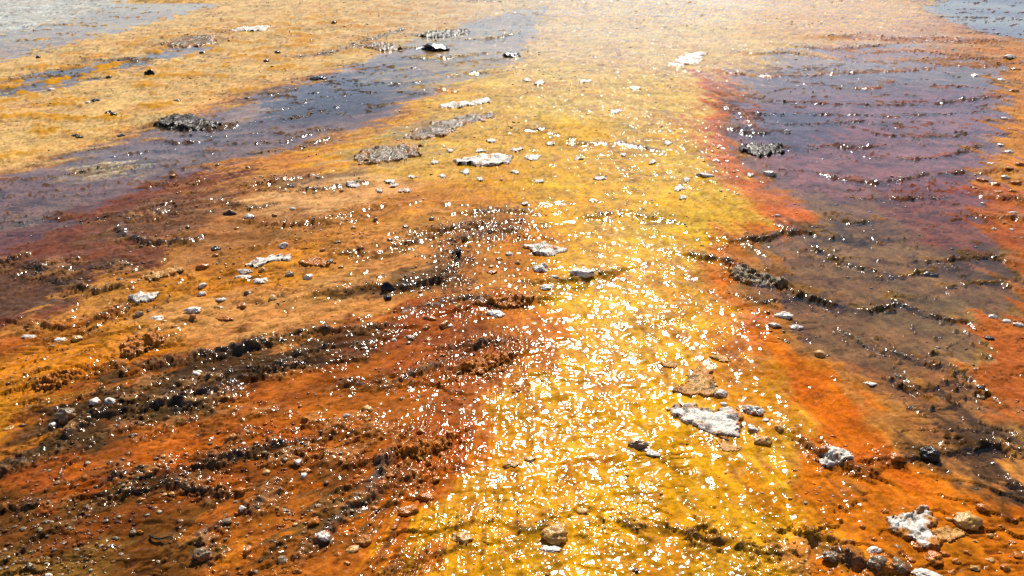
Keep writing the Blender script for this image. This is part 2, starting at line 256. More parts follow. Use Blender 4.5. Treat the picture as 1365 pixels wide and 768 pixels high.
def ground_fields(x, y, full=True):
    """height, albedo, masks of the ground at plan positions"""
    ln = np.clip(y, 1, 40)
    wx = .13 * fbm(x * 3.2, y * 3.2, 5, 11, .62) + .012 * ln * .5 * noise(x * .9, y * .9, 21) + .012 * noise(x * 22, y * 22, 31)
    wy = .12 * fbm(x * 3.2, y * 3.2, 5, 12, .62) + .012 * ln * noise(x * .9, y * .9, 22) + .012 * noise(x * 22, y * 22, 32)
    lf = sstep(.1, -.5, x); dxp = .82 * lf - .23 * (1 - lf); dyp = .57 * lf + .95 * (1 - lf)
    perp = x * dyp - y * dxp; par = x * dxp + y * dyp
    fing = fbm(perp * 9, par * 1.1, 5, 15, .62) * .34 * np.clip(ln / 3.5, .95, 2.5)
    wx = wx + fing * dxp + .20 * fbm(x * 1.9, y * 1.9, 4, 25, .55) * sstep(6, 2.5, y); wy = wy + fing * dyp + .16 * fbm(x * 1.9, y * 1.9, 4, 26, .55) * sstep(6, 2.5, y)
    px, py = M(x + wx, y + wy)
    A = sample(CMAP, px, py)
    lx = .55 * fbm(x * 1.3, y * 1.6, 4, 431, .6) * np.clip(ln / 3.5, .7, 2.5); px2, py2 = M(x + wx + lx * dxp + .18 * noise(x * 4, y * 4, 433), y + wy + lx * dyp + .2 * noise(x * 4, y * 4, 434))
    mixn = sstep(.02, .16, fbm(perp * 5, par * 2.2, 5, 441, .6))[:, None] * .85
    A = (A * (1 - mixn) + sample(CMAP, px2, py2) * mixn) * np.array([.80, .84, .62]); rip = sample(RIPPLE, px, py); pool = sample(POOL, px, py); gr = sample(GRAIN, px, py)
    z = low(x, y)
    # small relief of the mats
    f1 = fbm(x * 5, y * 7, 4, 41); f2 = fbm(x * 22, y * 30, 3, 51)
    near = sstep(14, 4, y)
    z = z + .006 * f1 + (.0028 * gr + .0012) * f2
    # micro terraces: wavy little steps going down towards the survey station
    q = (y - .6 * np.minimum(x + .25 * y, 0) * sstep(6, 3, y) + .9 * fbm(x * .8, y * 1.3, 3, 61) + .2 * fbm(x * 5, y * 5, 5, 66, .62)) * 2.3 / np.clip(y / 4.5, .7, 2.6)
    fr = q - np.floor(q); gate = sstep(-.12, .3, noise(x * .9 + 3.3, y * 1.4, 71) + .3 * noise(x * 4, y * 4, 72)) * (1 - .85 * sstep(.2, .5, rip))
    gate = gate * (.35 + .65 * np.clip(pool + gr, 0, 1))
    rw = .035 * (.6 + .8 * np.abs(noise(x * 7, y * 7, 74)))
    saw = np.where(fr > rw, 1 - (fr - rw) / (1 - rw), fr / rw)
    z = z + .011 * gate * (saw - .5)
    rim = np.exp(-((fr - rw * .9) / (.022 + rw * .5)) ** 2) * gate * sstep(-.5, .1, noise(x * 8, y * 8, 75))
    z = z + (.009 + .010 * pool) * rim * np.clip(.4 + 1.2 * fbm(x * 34, y * 34, 2, 73), 0, 2)
    # pitted granular patches
    d1, cid = worley(x * 26, y * 26, 81); patch = sstep(.08, .4, fbm(x * 1.6, y * 2.2, 3, 91) + .3 * gr - .12)
    bump = np.clip(1 - d1 * 1.7, 0, 1) * (cid > .45)
    z = z + .007 * bump * patch * gr * near
    z = z - .009 * pool
    q2 = (y + .55 * fbm(x * .7, y * 1.5, 4, 67, .6) + .25 * fbm(x * 3, y * 3, 4, 68, .6)) * 5.4 / np.clip(y / 4.5, .8, 2.2); f2r = np.abs(q2 - np.floor(q2) - .5) / np.clip(y / 4.5, 1, 2.2)
    rim2 = sstep(.055, .015, f2r) * np.clip(pool * 1.3, 0, 1) * sstep(-.15, .15, noise(x * 1.3, y * 2.2, 69) + .2 * noise(x * 6, y * 6, 70))
    z = z + .017 * rim2 * np.clip(.7 + .9 * noise(x * 25, y * 25, 76), 0, 1.4); rim = np.maximum(rim, rim2 * .8)
    cr = np.abs(fbm(x * 3.4 + .3 * noise(x * 11, y * 11, 97), y * 6.0, 4, 96, .55)); crk = (1 - sstep(.0, .06, cr)) * sstep(.0, .35, noise(x * 1.3, y * 1.3, 98) + .35 * (gr - .3)) * np.clip(1 - .6 * rip, .2, 1)
    z = z - .006 * crk * near
    # colour drift, with crevice shade painted along cracks and in pits
    n1 = fbm(x * 2.3, y * 3.4, 4, 101); n2 = fbm(x * 11, y * 15, 3, 111); n3 = fbm(x * 1.1, y * 1.5, 3, 121)
    n4 = fbm(x * 48, y * 62, 3, 115, .7); lum = 1 + .34 * n1 + .34 * n2 + .42 * n4 * sstep(16, 5, y)
    pit = sstep(.28, .55, fbm(x * 34, y * 48, 2, 118) + .2 * n2) * gr; lum = lum + .3 * fbm(perp * 42, par * 9, 3, 119) + .22 * fbm(perp * 14, par * 3, 3, 120); lum = lum * (1 - .55 * pit) * (1 - .75 * crk)
    A = A * np.clip(lum, .35, 1.7)[:, None]
    hue = np.clip(.5 * n3 + .35 * fbm(x * 6, y * 8, 3, 131), -.6, .6)
    A[:, 1] *= 1 + .30 * hue; A[:, 2] *= 1 + .45 * hue
    # dark microbial blotches
    bl = sstep(.14, .5, fbm(x * 3.0, y * 5.0, 4, 141)) * np.clip(gr - .3, 0, 1) * (1 - rip * .8)
    A = A * (1 - .62 * bl)[:, None] + srgb((60,44,26)) * (.35 * bl)[:, None]
    rc = np.clip(rim * 1.1, 0, .9); A = A * (1 - .75 * rc)[:, None] + srgb(KCOL['d']) * (.6 * rc)[:, None]
    # brown mottling of the pool beds
    pm = sstep(.0, .45, fbm(x * 4.0, y * 6.0, 4, 151)) * pool
    A = A * (1 - .4 * pm)[:, None] + srgb((60,46,34)) * (.3 * pm)[:, None]
    # mustard tufts of the far-left field
    tf = sample(TUFT, px, py); tn = sstep(.1, .3, fbm(x * 2.0, y * 2.4, 4, 161, .6) + .15 * noise(x * 9, y * 9, 162))
    tuft = tf * tn
    z = z + .02 * tuft * (.5 + .9 * np.abs(noise(x * 14, y * 14, 163)))
    A = A * (1 - tuft)[:, None] + srgb((192,132,16)) * tuft[:, None] * (1 + .4 * noise(x * 17, y * 17, 164))[:, None]
    # stringy algae streaks of the stream
    st = sstep(.05, .5, fbm(x * 16 + 4 * noise(x * 2, y * 2, 171), y * 5, 3, 172)) * rip
    A[:, 0] *= 1 - .3 * st; A[:, 1] *= 1 - .45 * st; A[:, 2] *= 1 - .7 * st
    A[:, 2] *= 1 - .5 * rip * near
    z = z + np.clip(rip, 0, 1) * .008 * fbm(x * 13, y * 9, 4, 175, .55)
    # pale crust speckles
    wet = np.clip(.3 + .7 * rip - .2 * pool, 0, 1)
    rip = rip * (.74 + .9 * sstep(3.2, 9, y)) * (1 + .5 * fbm(x * 1.6, y * 1.6, 3, 421))
    # surveyed ridges
    rid = np.zeros_like(x); prx = np.zeros_like(x)
    jx = x + .02 * fbm(x * 9, y * 9, 4, 181, .65) * np.clip(ln / 3, 1, 3); jy = y + .026 * fbm(x * 9, y * 9, 4, 182, .65) * np.clip(ln / 3, 1, 4)
    g1, _ = worley(x * 42, y * 42, 191); g3 = fbm(x * 26, y * 32, 3, 192, .6)
    for k, w, hf, P in RW:
        lo = P.min(0) - 6 * w - .2; hi = P.max(0) + 6 * w + .2
        ii = np.nonzero((x > lo[0]) & (x < hi[0]) & (y > lo[1]) & (y < hi[1]))[0]
        if not len(ii): continue
        dd, sd, tt, L = seg_dist(P, jx[ii], jy[ii])
        ww = w * np.clip(.72 + .6 * noise(x[ii] * 5, y[ii] * 5, 195) + .5 * g3[ii], .25, 1.6)
        prof = np.exp(-(dd / ww) ** 2); end = sstep(0, .06, tt) * sstep(0, .06, L - tt) * .6 + .4
        gran = np.clip(.6 + .25 * np.clip(1.15 - g1[ii] * 1.4, 0, 1) + .8 * g3[ii], .15, 1.5)
        brk = .25 + .75 * sstep(-.3, .2, noise(x[ii] * 6, y[ii] * 6, 196))
        hh = hf * min(.021, .007 + w * .34) + .010 * pool[ii]
        z[ii] += hh * prof * gran * end * brk
        pc = np.clip(np.exp(-(dd / (ww * 1.25)) ** 2) * end * (.6 + .8 * f2[ii] + .2 * f1[ii]) * brk * 1.25, 0, .93)
        c = srgb(KCOL[k]) * (1 + .5 * n2[ii])[:, None]
        A[ii] = A[ii] * (1 - pc)[:, None] + np.clip(c, .004, 1) * pc[:, None]
        # darker band on both sides of the ridge
        if k in 'ds':
            sc = np.clip(np.exp(-(dd / (ww * 3.5)) ** 2) * (.3 + .8 * f2[ii] + .5 * n1[ii]), 0, .7)
            A[ii] *= (1 - .55 * sc)[:, None]
        rid[ii] = np.maximum(rid[ii], prof * brk); prx[ii] = np.maximum(prx[ii], np.exp(-(dd / (3.5 * w + .05)) ** 2))
        z[ii] += .006 * hf * np.where(sd < 0, 1, -1) * np.tanh(dd / (.5 * w)) * np.exp(-(dd / (5 * w + .03)) ** 2)
    # ledges: flaky plates of crust with broken edges, densest about the ridges
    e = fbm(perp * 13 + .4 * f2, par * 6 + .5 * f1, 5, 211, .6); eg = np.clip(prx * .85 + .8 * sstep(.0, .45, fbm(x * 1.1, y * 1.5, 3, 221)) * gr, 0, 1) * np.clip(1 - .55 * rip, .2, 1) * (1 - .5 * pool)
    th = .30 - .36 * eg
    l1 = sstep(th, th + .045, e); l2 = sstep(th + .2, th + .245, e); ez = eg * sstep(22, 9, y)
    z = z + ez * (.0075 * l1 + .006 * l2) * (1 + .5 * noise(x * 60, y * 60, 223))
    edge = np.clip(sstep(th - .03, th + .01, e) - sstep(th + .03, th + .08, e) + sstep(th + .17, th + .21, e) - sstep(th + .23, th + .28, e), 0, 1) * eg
    A = A * (1 - .78 * edge)[:, None]  # shade on the ledge sides painted as a dark edge band
    top = np.clip(l1 * eg - edge, 0, 1) * (.5 + .5 * l2); tc = sstep(-.1, .5, noise(x * 2.2, y * 2.2, 224)) * .5
    A = A * (1 - .42 * top)[:, None] + (srgb((186, 130, 74)) * .42 * top[:, None]) * (1 - tc)[:, None] + (srgb((46, 34, 24)) * .2 * top[:, None]) * tc[:, None]
    rid = np.maximum(rid, .6 * top * sstep(.0, .4, noise(x * 5, y * 5, 225)))
    return z, np.clip(A, .003, .85), rip, np.clip(wet + rid * .9, 0, 1), gr, rid, pool
TUFT = layer([([(-700,120),(0,92),(140,60),(300,25),(560,0),(640,20),(470,75),(330,120),(210,155),(60,195),(-700,420)], 1, 12)])

# ------------------------------------------------------------------ mesh helpers
def mesh_from(name, V, Fc, smooth=True):
    me = bpy.data.meshes.new(name); V = np.asarray(V, np.float32); Fc = np.asarray(Fc, np.int32); k = Fc.shape[1]
    me.vertices.add(len(V)); me.vertices.foreach_set('co', V.ravel())
    me.loops.add(Fc.size); me.loops.foreach_set('vertex_index', Fc.ravel())
    me.polygons.add(len(Fc)); me.polygons.foreach_set('loop_start', np.arange(0, Fc.size, k, dtype=np.int32))
    me.polygons.foreach_set('use_smooth', np.full(len(Fc), smooth, bool))
    me.update(calc_edges=True); return me
def set_col(me, name, rgba):
    at = me.attributes.new(name, 'FLOAT_COLOR', 'POINT'); at.data.foreach_set('color', np.asarray(rgba, np.float32).ravel())
def add(name, me, mat, **props):
    o = bpy.data.objects.new(name, me); me.materials.append(mat) if not me.materials else None
    col.objects.link(o)
    for k, v in props.items():
        if v: o[k] = v
    return o
def grid_faces(nr, nc):
    i = np.arange(nr - 1)[:, None] * nc + np.arange(nc - 1)[None]; i = i.ravel()
    return np.stack([i, i + 1, i + nc + 1, i + nc], 1)

# ------------------------------------------------------------------ materials
def new_mat(name):
    m = bpy.data.materials.new(name); m.use_nodes = True; return m, m.node_tree.nodes, m.node_tree.links
def nd(n, t, **kw):
    x = n.new(t)
    for k, v in kw.items(): setattr(x, k, v)
    return x
def math_(n, l, op, a, b=None):
    x = n.new('ShaderNodeMath'); x.operation = op
    for i, v in enumerate((a, b)):
        if v is None: continue
        if isinstance(v, (int, float)): x.inputs[i].default_value = v
        else: l.new(v, x.inputs[i])
    return x.outputs[0]
def tex_noise(n, l, vec, scale, detail=3, rough=.55):
    t = n.new('ShaderNodeTexNoise'); t.inputs['Scale'].default_value = scale; t.inputs['Detail'].default_value = detail
    t.inputs['Roughness'].default_value = rough; l.new(vec, t.inputs['Vector']); return t.outputs['Fac']
def mapping(n, l, vec, s):
    m = n.new('ShaderNodeMapping'); m.inputs['Scale'].default_value = s; l.new(vec, m.inputs['Vector']); return m.outputs[0]
def bump(n, l, h, dist, normal=None, strength=1.0):
    b = n.new('ShaderNodeBump'); b.inputs['Distance'].default_value = dist; b.inputs['Strength'].default_value = strength
    if not isinstance(h, float): l.new(h, b.inputs['Height'])
    if normal: l.new(normal, b.inputs['Normal'])
    return b.outputs[0]

def mat_ground():
    m, n, l = new_mat("microbial_mat"); p = n['Principled BSDF']
    co = n.new('ShaderNodeTexCoord').outputs['Object']
    a = nd(n, 'ShaderNodeVertexColor', layer_name='albedo').outputs[0]
    mk = n.new('ShaderNodeVertexColor'); mk.layer_name = 'masks'; sep = n.new('ShaderNodeSeparateColor'); l.new(mk.outputs[0], sep.inputs[0])
    rip, wet, gr = sep.outputs[0], sep.outputs[1], sep.outputs[2]
    # fine grain of colour
    f = tex_noise(n, l, co, 120, 4, .7); f2 = tex_noise(n, l, mapping(n, l, co, (1, .45, 1)), 320, 2, .6)
    g = math_(n, l, 'ADD', math_(n, l, 'MULTIPLY', f, 1.2), math_(n, l, 'MULTIPLY', f2, .5)); g = math_(n, l, 'MAXIMUM', math_(n, l, 'SUBTRACT', g, -.15), .12)   # mean .95
    mul = n.new('ShaderNodeMix'); mul.data_type = 'RGBA'; mul.blend_type = 'MULTIPLY'; mul.inputs[0].default_value = 1
    l.new(a, mul.inputs[6]); cmb = n.new('ShaderNodeCombineColor')
    l.new(g, cmb.inputs[0]); l.new(math_(n, l, 'POWER', g, 1.25), cmb.inputs[1]); l.new(math_(n, l, 'POWER', g, 1.5), cmb.inputs[2])
    l.new(cmb.outputs[0], mul.inputs[7]); l.new(mul.outputs[2], p.inputs['Base Color'])
    p.inputs['Roughness'].default_value = .75; p.inputs['Specular IOR Level'].default_value = 0.0
    # mat grain relief
    v = n.new('ShaderNodeTexVoronoi'); v.inputs['Scale'].default_value = 95; l.new(co, v.inputs['Vector'])
    hgt = math_(n, l, 'ADD', math_(n, l, 'MULTIPLY', tex_noise(n, l, co, 70, 4, .65), 1.0), math_(n, l, 'MULTIPLY', v.outputs['Distance'], -.35))
    nb = bump(n, l, hgt, .0014); l.new(nb, p.inputs['Normal'])
    # film of running water
    mp = mapping(n, l, co, (1.0, .8, 1))
    wv = math_(n, l, 'ADD', math_(n, l, 'MULTIPLY', tex_noise(n, l, mp, 88, 0), .95), math_(n, l, 'MULTIPLY', tex_noise(n, l, mp, 30, 0), .95))
    clump = math_(n, l, 'SUBTRACT', tex_noise(n, l, mapping(n, l, co, (1.5, .8, 1)), 9, 3, .65), .55); clump = math_(n, l, 'MULTIPLY', clump, 5); 
    cl = n.new('ShaderNodeClamp'); l.new(clump, cl.inputs[0])
    amp = math_(n, l, 'MULTIPLY', math_(n, l, 'MULTIPLY', rip, cl.outputs[0]), 1.0)
    amp = math_(n, l, 'ADD', amp, gr)
    rn = bump(n, l, math_(n, l, 'MULTIPLY', wv, amp), .0078)
    l.new(rn, p.inputs['Coat Normal']); l.new(wet, p.inputs['Coat Weight'])
    p.inputs['Coat Roughness'].default_value = .115; p.inputs['Coat IOR'].default_value = 1.33
    return m
def mat_stone(name, rough=.55, coat=.8, bscale=90, bdist=.004):
    m, n, l = new_mat(name); p = n['Principled BSDF']
    co = n.new('ShaderNodeTexCoord').outputs['Object']
    a = nd(n, 'ShaderNodeVertexColor', layer_name='albedo').outputs[0]
    f = tex_noise(n, l, co, bscale * 1.5, 4, .7)
    mul = n.new('ShaderNodeMix'); mul.data_type = 'RGBA'; mul.blend_type = 'MULTIPLY'; mul.inputs[0].default_value = 1
    l.new(a, mul.inputs[6]); cmb = n.new('ShaderNodeCombineColor'); g = math_(n, l, 'ADD', math_(n, l, 'MULTIPLY', f, 1.4), .3)
    for i in range(3): l.new(g, cmb.inputs[i])
    l.new(cmb.outputs[0], mul.inputs[7]); l.new(mul.outputs[2], p.inputs['Base Color'])
    p.inputs['Roughness'].default_value = rough; p.inputs['Specular IOR Level'].default_value = .05; p.inputs['Coat Weight'].default_value = coat
    p.inputs['Coat Roughness'].default_value = .2; p.inputs['Coat IOR'].default_value = 1.33
    b = bump(n, l, tex_noise(n, l, co, bscale, 4, .65), bdist); l.new(b, p.inputs['Normal']); l.new(b, p.inputs['Coat Normal'])
    return m
def mat_water():
    m, n, l = new_mat("spring_water"); out = n['Material Output']; n.remove(n['Principled BSDF'])
    co = n.new('ShaderNodeTexCoord').outputs['Object']
    h = math_(n, l, 'ADD', tex_noise(n, l, mapping(n, l, co, (1, 1.3, 1)), 26, 2), math_(n, l, 'MULTIPLY', tex_noise(n, l, co, 5, 2), 2.0))
    nb = bump(n, l, h, .0016)
    gl = n.new('ShaderNodeBsdfGlossy'); gl.inputs['Roughness'].default_value = .10; l.new(nb, gl.inputs['Normal'])
    tr = n.new('ShaderNodeBsdfTransparent'); tr.inputs['Color'].default_value = (.93, .92, .95, 1)
    lw = n.new('ShaderNodeLayerWeight'); lw.inputs['Blend'].default_value = .5; l.new(nb, lw.inputs['Normal'])   # Schlick, same from both sides
    fr = math_(n, l, 'ADD', math_(n, l, 'MULTIPLY', math_(n, l, 'POWER', lw.outputs['Facing'], 5), .98), .02)
    mx = n.new('ShaderNodeMixShader'); l.new(fr, mx.inputs[0]); l.new(tr.outputs[0], mx.inputs[1]); l.new(gl.outputs[0], mx.inputs[2])
    l.new(mx.outputs[0], out.inputs['Surface']); return m
MAT_G = mat_ground(); MAT_W = mat_water()
MAT_S = mat_stone("wet_stone", .7, 1.0, 90, .003); MAT_C = mat_stone("sinter_crust", .7, .35, 60, .006); MAT_GR = mat_stone("wet_gravel", .5, 1.0, 160, .002)

# ------------------------------------------------------------------ ground sheet
rows_py = np.linspace(812, -45, 640); _, ys = W(np.full(640, 682.5), rows_py)
ys = np.concatenate([np.linspace(-4, ys[0], 26)[:-1], ys, np.geomspace(ys[-1], 600, 40)[1:]])
us = np.concatenate([-np.geomspace(2.6, .74, 70)[:-1], np.linspace(-.74, .74, 800), np.geomspace(.74, 2.6, 70)[1:]])
YY = np.repeat(ys[:, None], len(us), 1); XX = us[None] * (np.maximum(YY, 0.6) + .85)
x, y = XX.ravel(), YY.ravel()
z, A, rip, wet, gr, rid, pool = ground_fields(x, y)
me = mesh_from('ground', np.stack([x, y, z], 1), grid_faces(len(ys), len(us)))
one = np.ones_like(x)
set_col(me, 'albedo', np.column_stack([A, one])); set_col(me, 'masks', np.column_stack([rip, wet, np.clip(.07 * gr + .85 * rid, 0, 1.2), one]))
add('ground', me, MAT_G, kind='structure')

# ------------------------------------------------------------------ shallow water over the pool beds
def water_sheet(x0, x1, y0, y1):
    """x range given as slopes from the survey station"""
    yy = np.concatenate([np.geomspace(y0, y1, 240)]); uu = np.linspace(x0, x1, 240)
    Y2 = np.repeat(yy[:, None], 240, 1); X2 = uu[None] * (Y2 + .85); a, b = X2.ravel(), Y2.ravel()
    px, py = M(a, b); pm = sample(POOL, px, py)
    Fc = grid_faces(240, 240); Fc = Fc[(pm[Fc] > .12).any(1)]
    used = np.unique(Fc); idx = np.full(len(a), -1); idx[used] = np.arange(len(used))
    zz = low(a, b) - .003
    me = mesh_from('water', np.stack([a, b, zz], 1)[used], idx[Fc]); add('water', me, MAT_W, kind='structure')
_, yA = W(0, 700); _, yB = W(0, 58); water_sheet(.15, 1.0, float(yA), float(yB))
_, yA = W(0, 68); _, yB = W(0, -40); water_sheet(.35, 1.1, float(yA), float(yB))
_, yA = W(0, 420); _, yB = W(0, 3); water_sheet(-1.3, .08, float(yA), float(yB))

# ------------------------------------------------------------------ stones
SCOL = {'w': (220,210,194), 'g': (124,104,78), 't': (194,144,76), 'o': (176,100,18), 'd': (60,48,38), 'r': (176,108,40), 'b': (38,33,30)}
def ico(sub):
    import bmesh
    bm = bmesh.new(); bmesh.ops.create_icosphere(bm, subdivisions=sub, radius=1.0)
    V = np.array([v.co[:] for v in bm.verts]); Fc = np.array([[v.index for v in f.verts] for f in bm.faces]); bm.free(); return V, Fc
ICO = {k: ico(k) for k in (1, 2, 3, 4)}
def n3(P, s):
    return (noise(P[:, 0] + P[:, 2] * .7, P[:, 1] - P[:, 2] * .4, s) + noise(P[:, 2] + P[:, 1] * .6, P[:, 0] - .5 * P[:, 1], s + 7)) * .6
def stone_mesh(w, dpt, h, kind, seed, px):
    V, Fc = ICO[4 if px > 17 else 3 if px > 8 else 2]
    rnd = np.random.RandomState(seed); V = V.copy(); N = V.copy()
    # a few flat breaks
    for k in range(7):
        a = rnd.normal(size=3); a /= np.linalg.norm(a); lim = rnd.uniform(.55, .85)
        dd = V @ a; V -= np.maximum(dd - lim, 0)[:, None] * a * .85
    o = rnd.uniform(-50, 50)
    V += N * (.34 * n3(V * 1.4 + o, seed) + .22 * n3(V * 3.6 + o, seed + 3) + .10 * n3(V * 8 + o, seed + 5))[:, None]
    c = srgb(SCOL[kind]) * (1 + .35 * n3(V * 2.2 + o, seed + 9) + .3 * n3(V * 7 + o, seed + 8))[:, None]
    st = sstep(.05, .4, n3(V * 1.7 + o, seed + 12) + .35 * n3(V * 6, seed + 13) - .35 * V[:, 2] + (.08 if kind in 'wgr' else -.4))
    c = c * (1 - st)[:, None] + srgb((165, 92, 26)) * st[:, None]
    V = V * np.array([w / 2, dpt / 2, h / 2]) * 1.06
    me = mesh_from('stone', V, Fc); set_col(me, 'albedo', np.column_stack([np.clip(c, .004, .85), np.ones(len(V))])); return me
# (x, y, width px, height px, kind, label, group)
ST = []
def one_stone(px, py, w, h, k, label, name='stone', cat='stone'): ST.append((px, py, w, h, k, name, label, cat, None))
def many(label, group, k, pts, name='pebble', cat='pebble'):
    for i, p in enumerate(pts): ST.append((p[0], p[1], p[2], p[3] if len(p) > 3 else p[2] * .72, p[4] if len(p) > 4 else k, name, label, cat, group))
one_stone(88,548,24,24,'g',"silvery wet boulder at the top of the dark band, lower left")
one_stone(125,531,15,10,'w',"white pebble just right of the silvery boulder, lower left")
one_stone(146,531,18,9,'w',"elongated white pebble, rightmost of three beside the silvery boulder")
one_stone(69,560,9,8,'w',"small round white pebble at the foot of the silvery boulder")
one_stone(10,563,16,8,'t',"flat tan pebble at the left edge below the yellow band")
one_stone(308,581,13,12,'r',"brown lump with two pale stones stacked on orange mat")
one_stone(406,623,14,9,'o',"orange-topped pebble with a white one touching its front")
one_stone(405,630,10,8,'w',"white pebble touching the front of an orange-topped pebble")
one_stone(320,651,14,10,'o',"brown orange pebble on the orange mat left of two white ones")
one_stone(323,674,10,8,'w',"round white pebble left end of the silvery ridge, lower left")
one_stone(417,692,16,12,'o',"orange knobbly pebble beside the dark silvery ridge")
one_stone(301,690,16,10,'g',"silver lump on the bend of the pale ridge, lower left")
one_stone(272,738,24,18,'g',"big rough silver lump at the bottom of the pale ridge")
one_stone(330,733,13,11,'o',"orange knob on the smooth orange patch near the bottom")
one_stone(65,763,15,8,'w',"flat white pebble cut by the bottom edge, far left")
one_stone(375,740,16,11,'g',"silver lump at the lower end of the dark ridge")
one_stone(430,713,20,13,'w',"bright white lump halfway up the dark ridge, lower left")
one_stone(489,541,15,12,'t',"tan and dark knob on the rusty mat left of the stream")
one_stone(490,555,12,6,'t',"flat tan pebble just below the tan and dark knob")
one_stone(562,570,14,9,'o',"orange pebble between the rusty mat and the smooth orange patch")
one_stone(545,672,32,17,'o',"large orange rock at the left bank of the yellow stream")
one_stone(567,655,22,12,'o',"orange rock leaning on the large orange one, left bank")
one_stone(578,632,14,10,'o',"tan orange pebble above the large orange rock")
one_stone(483,716,24,13,'r',"pale orange rock pair, right piece, bottom left of the stream")
one_stone(470,729,17,11,'t',"pale orange rock pair, left lower piece, bottom left of the stream")
one_stone(615,711,26,17,'t',"rounded tan rock at the lower left of the yellow stream")
one_stone(740,705,32,27,'t',"tan and rosy pitted rock standing in the yellow stream near the bottom")
one_stone(735,727,24,11,'w',"white slab under the rosy pitted rock")
one_stone(851,587,22,16,'g',"grey and white stone in the yellow stream left of the white crust")
one_stone(868,598,22,9,'w',"flat white flake beside the grey and white stone in the stream")
one_stone(680,613,20,9,'t',"low tan lump half covered by the yellow mat")
one_stone(706,607,15,8,'t',"small tan lump right of the low tan lump in yellow mat")
one_stone(776,676,17,8,'t',"flat tan lump in the yellow mat above the long step")
one_stone(848,757,8,7,'d',"tiny dark brown pebble in the stream at the bottom")
one_stone(1006,541,24,18,'w',"angular white stone right of the large white crust")
one_stone(1004,569,13,11,'w',"round white stone below the angular white stone")
one_stone(1017,583,22,13,'t',"flat tan stone with a pale top, lowest beside the white crust")
one_stone(1039,567,11,9,'t',"small tan stone, rightmost beside the white crust")
one_stone(1021,556,9,6,'w',"small white flake between angular white stone and small tan stone")
one_stone(965,534,8,11,'w',"small upright white stone above the large white crust")
one_stone(960,521,18,10,'w',"oval white stone at the right end of the tan crust")
one_stone(1193,609,19,17,'o',"round orange stone on the dark ridge at the right")
one_stone(1239,603,24,20,'d',"dark crusty rock on the ridge at the edge of the brown pool")
one_stone(1288,691,32,24,'t',"tan and white angular rock right of the big crust")
one_stone(1309,676,17,11,'o',"dark orange stone above the tan and white rock, right")
one_stone(1165,731,18,11,'w',"oval white and tan stone above the round grey stone, bottom right")
one_stone(1166,749,23,18,'g',"round grey stone with a pale top at the bottom right")
one_stone(1199,754,20,20,'g',"grey brown round stone, right of the round grey one at the bottom")
one_stone(1110,735,27,17,'g',"grey pointed stone wedged on the dark ridge at the bottom")
one_stone(1197,726,11,9,'g',"small grey stone just left of the big crust's lower lobe")
one_stone(1166,717,8,6,'o',"tiny orange pebble above the oval white and tan stone")
one_stone(1235,762,32,15,'w',"white flat-topped rock cut by the bottom edge, right")
one_stone(1245,741,22,20,'o',"orange brown wet knob below the big crust at bottom right")
one_stone(1098,601,13,12,'o',"orange brown knob behind the small white crust on the ridge")
one_stone(1307,525,15,8,'g',"silvery pebble alone in the brown pool at the right")
one_stone(1309,513,11,10,'d',"dark pebble just above the silvery one in the brown pool")
one_stone(1093,468,16,12,'t',"tan and black pebble on the orange edge of the right pool")
one_stone(1045,416,20,12,'w',"pale angular flake beside the long dark ridge of the right pool")
one_stone(1060,430,20,8,'w',"flat white flake below the pale angular flake, right pool")
one_stone(1033,430,16,8,'w',"small white flake left of the flat white flake, right pool")
one_stone(1160,508,17,8,'w',"white pebble on the orange bank lower right of the pool")
one_stone(1320,447,11,8,'d',"small dark pebble in the red mat at the right edge")
ST.append((1325,420,13,7,'w','pebble','leftmost of three pale pebbles in a row on the red mat, right edge','pebble','pebbles on the red mat'))
ST.append((1342,425,13,7,'w','pebble','middle one of three pale pebbles in a row on the red mat, right edge','pebble','pebbles on the red mat'))
ST.append((1358,431,12,7,'w','pebble','rightmost of three pale pebbles in a row on the red mat, right edge','pebble','pebbles on the red mat'))
one_stone(775,361,28,14,'w',"pale flaky lump on the olive ridge in the stream")
one_stone(723,351,20,16,'w',"white stone just below the white crust left of the stream")
one_stone(738,365,14,9,'w',"oval white pebble beside the olive ridge's left end")
one_stone(728,377,22,9,'w',"ring-shaped flat white stone below the olive ridge")
one_stone(660,413,23,11,'w',"flat white stone below the orange crust, centre")
one_stone(592,428,15,12,'r',"brown white-rimmed stone on the rusty mat, centre")
one_stone(573,420,17,9,'o',"orange flat stone above two small white ones, centre")
one_stone(680,333,11,7,'w',"small white pebble left of the white crust, centre")
one_stone(656,357,15,7,'o',"orange pebble amid pale grains, centre left")
one_stone(516,378,16,17,'b',"black pointed stone on the dark ridge, centre left")
one_stone(609,335,11,14,'b',"small black stone at the upper end of the black ridge")
one_stone(516,393,11,8,'b',"small black stone below the black pointed stone")
one_stone(425,104,24,8,'b',"black flat rock in the left channel")
one_stone(580,63,36,10,'b',"long black rock in the upper part of the left channel")
one_stone(683,73,22,8,'d',"dark rock at the right bank of the left channel")
one_stone(200,98,10,9,'b',"small black stone in the far yellow field")
one_stone(378,323,13,8,'w',"white pebble alone on tan mat above the pale arc crust")
one_stone(324,364,21,9,'w',"oval white stone below the pale arc crust")
one_stone(325,357,20,6,'w',"thin white flake between the pale arc and the oval white stone")
one_stone(347,369,19,9,'w',"white stone right of the oval white stone")
one_stone(332,287,14,8,'w',"white pebble at the left end of the orange ridge, left")
one_stone(306,281,18,9,'d',"dark wet lump left of the white pebble at the orange ridge")
one_stone(287,327,12,9,'d',"dark brown stone above the yellow band, left")
one_stone(287,337,7,6,'r',"tiny brown pebble below the dark brown stone, left")
one_stone(158,366,10,7,'g',"small grey pebble between dark ridge and yellow white crust, left")
one_stone(270,351,17,9,'o',"orange knob on the yellow band, left")
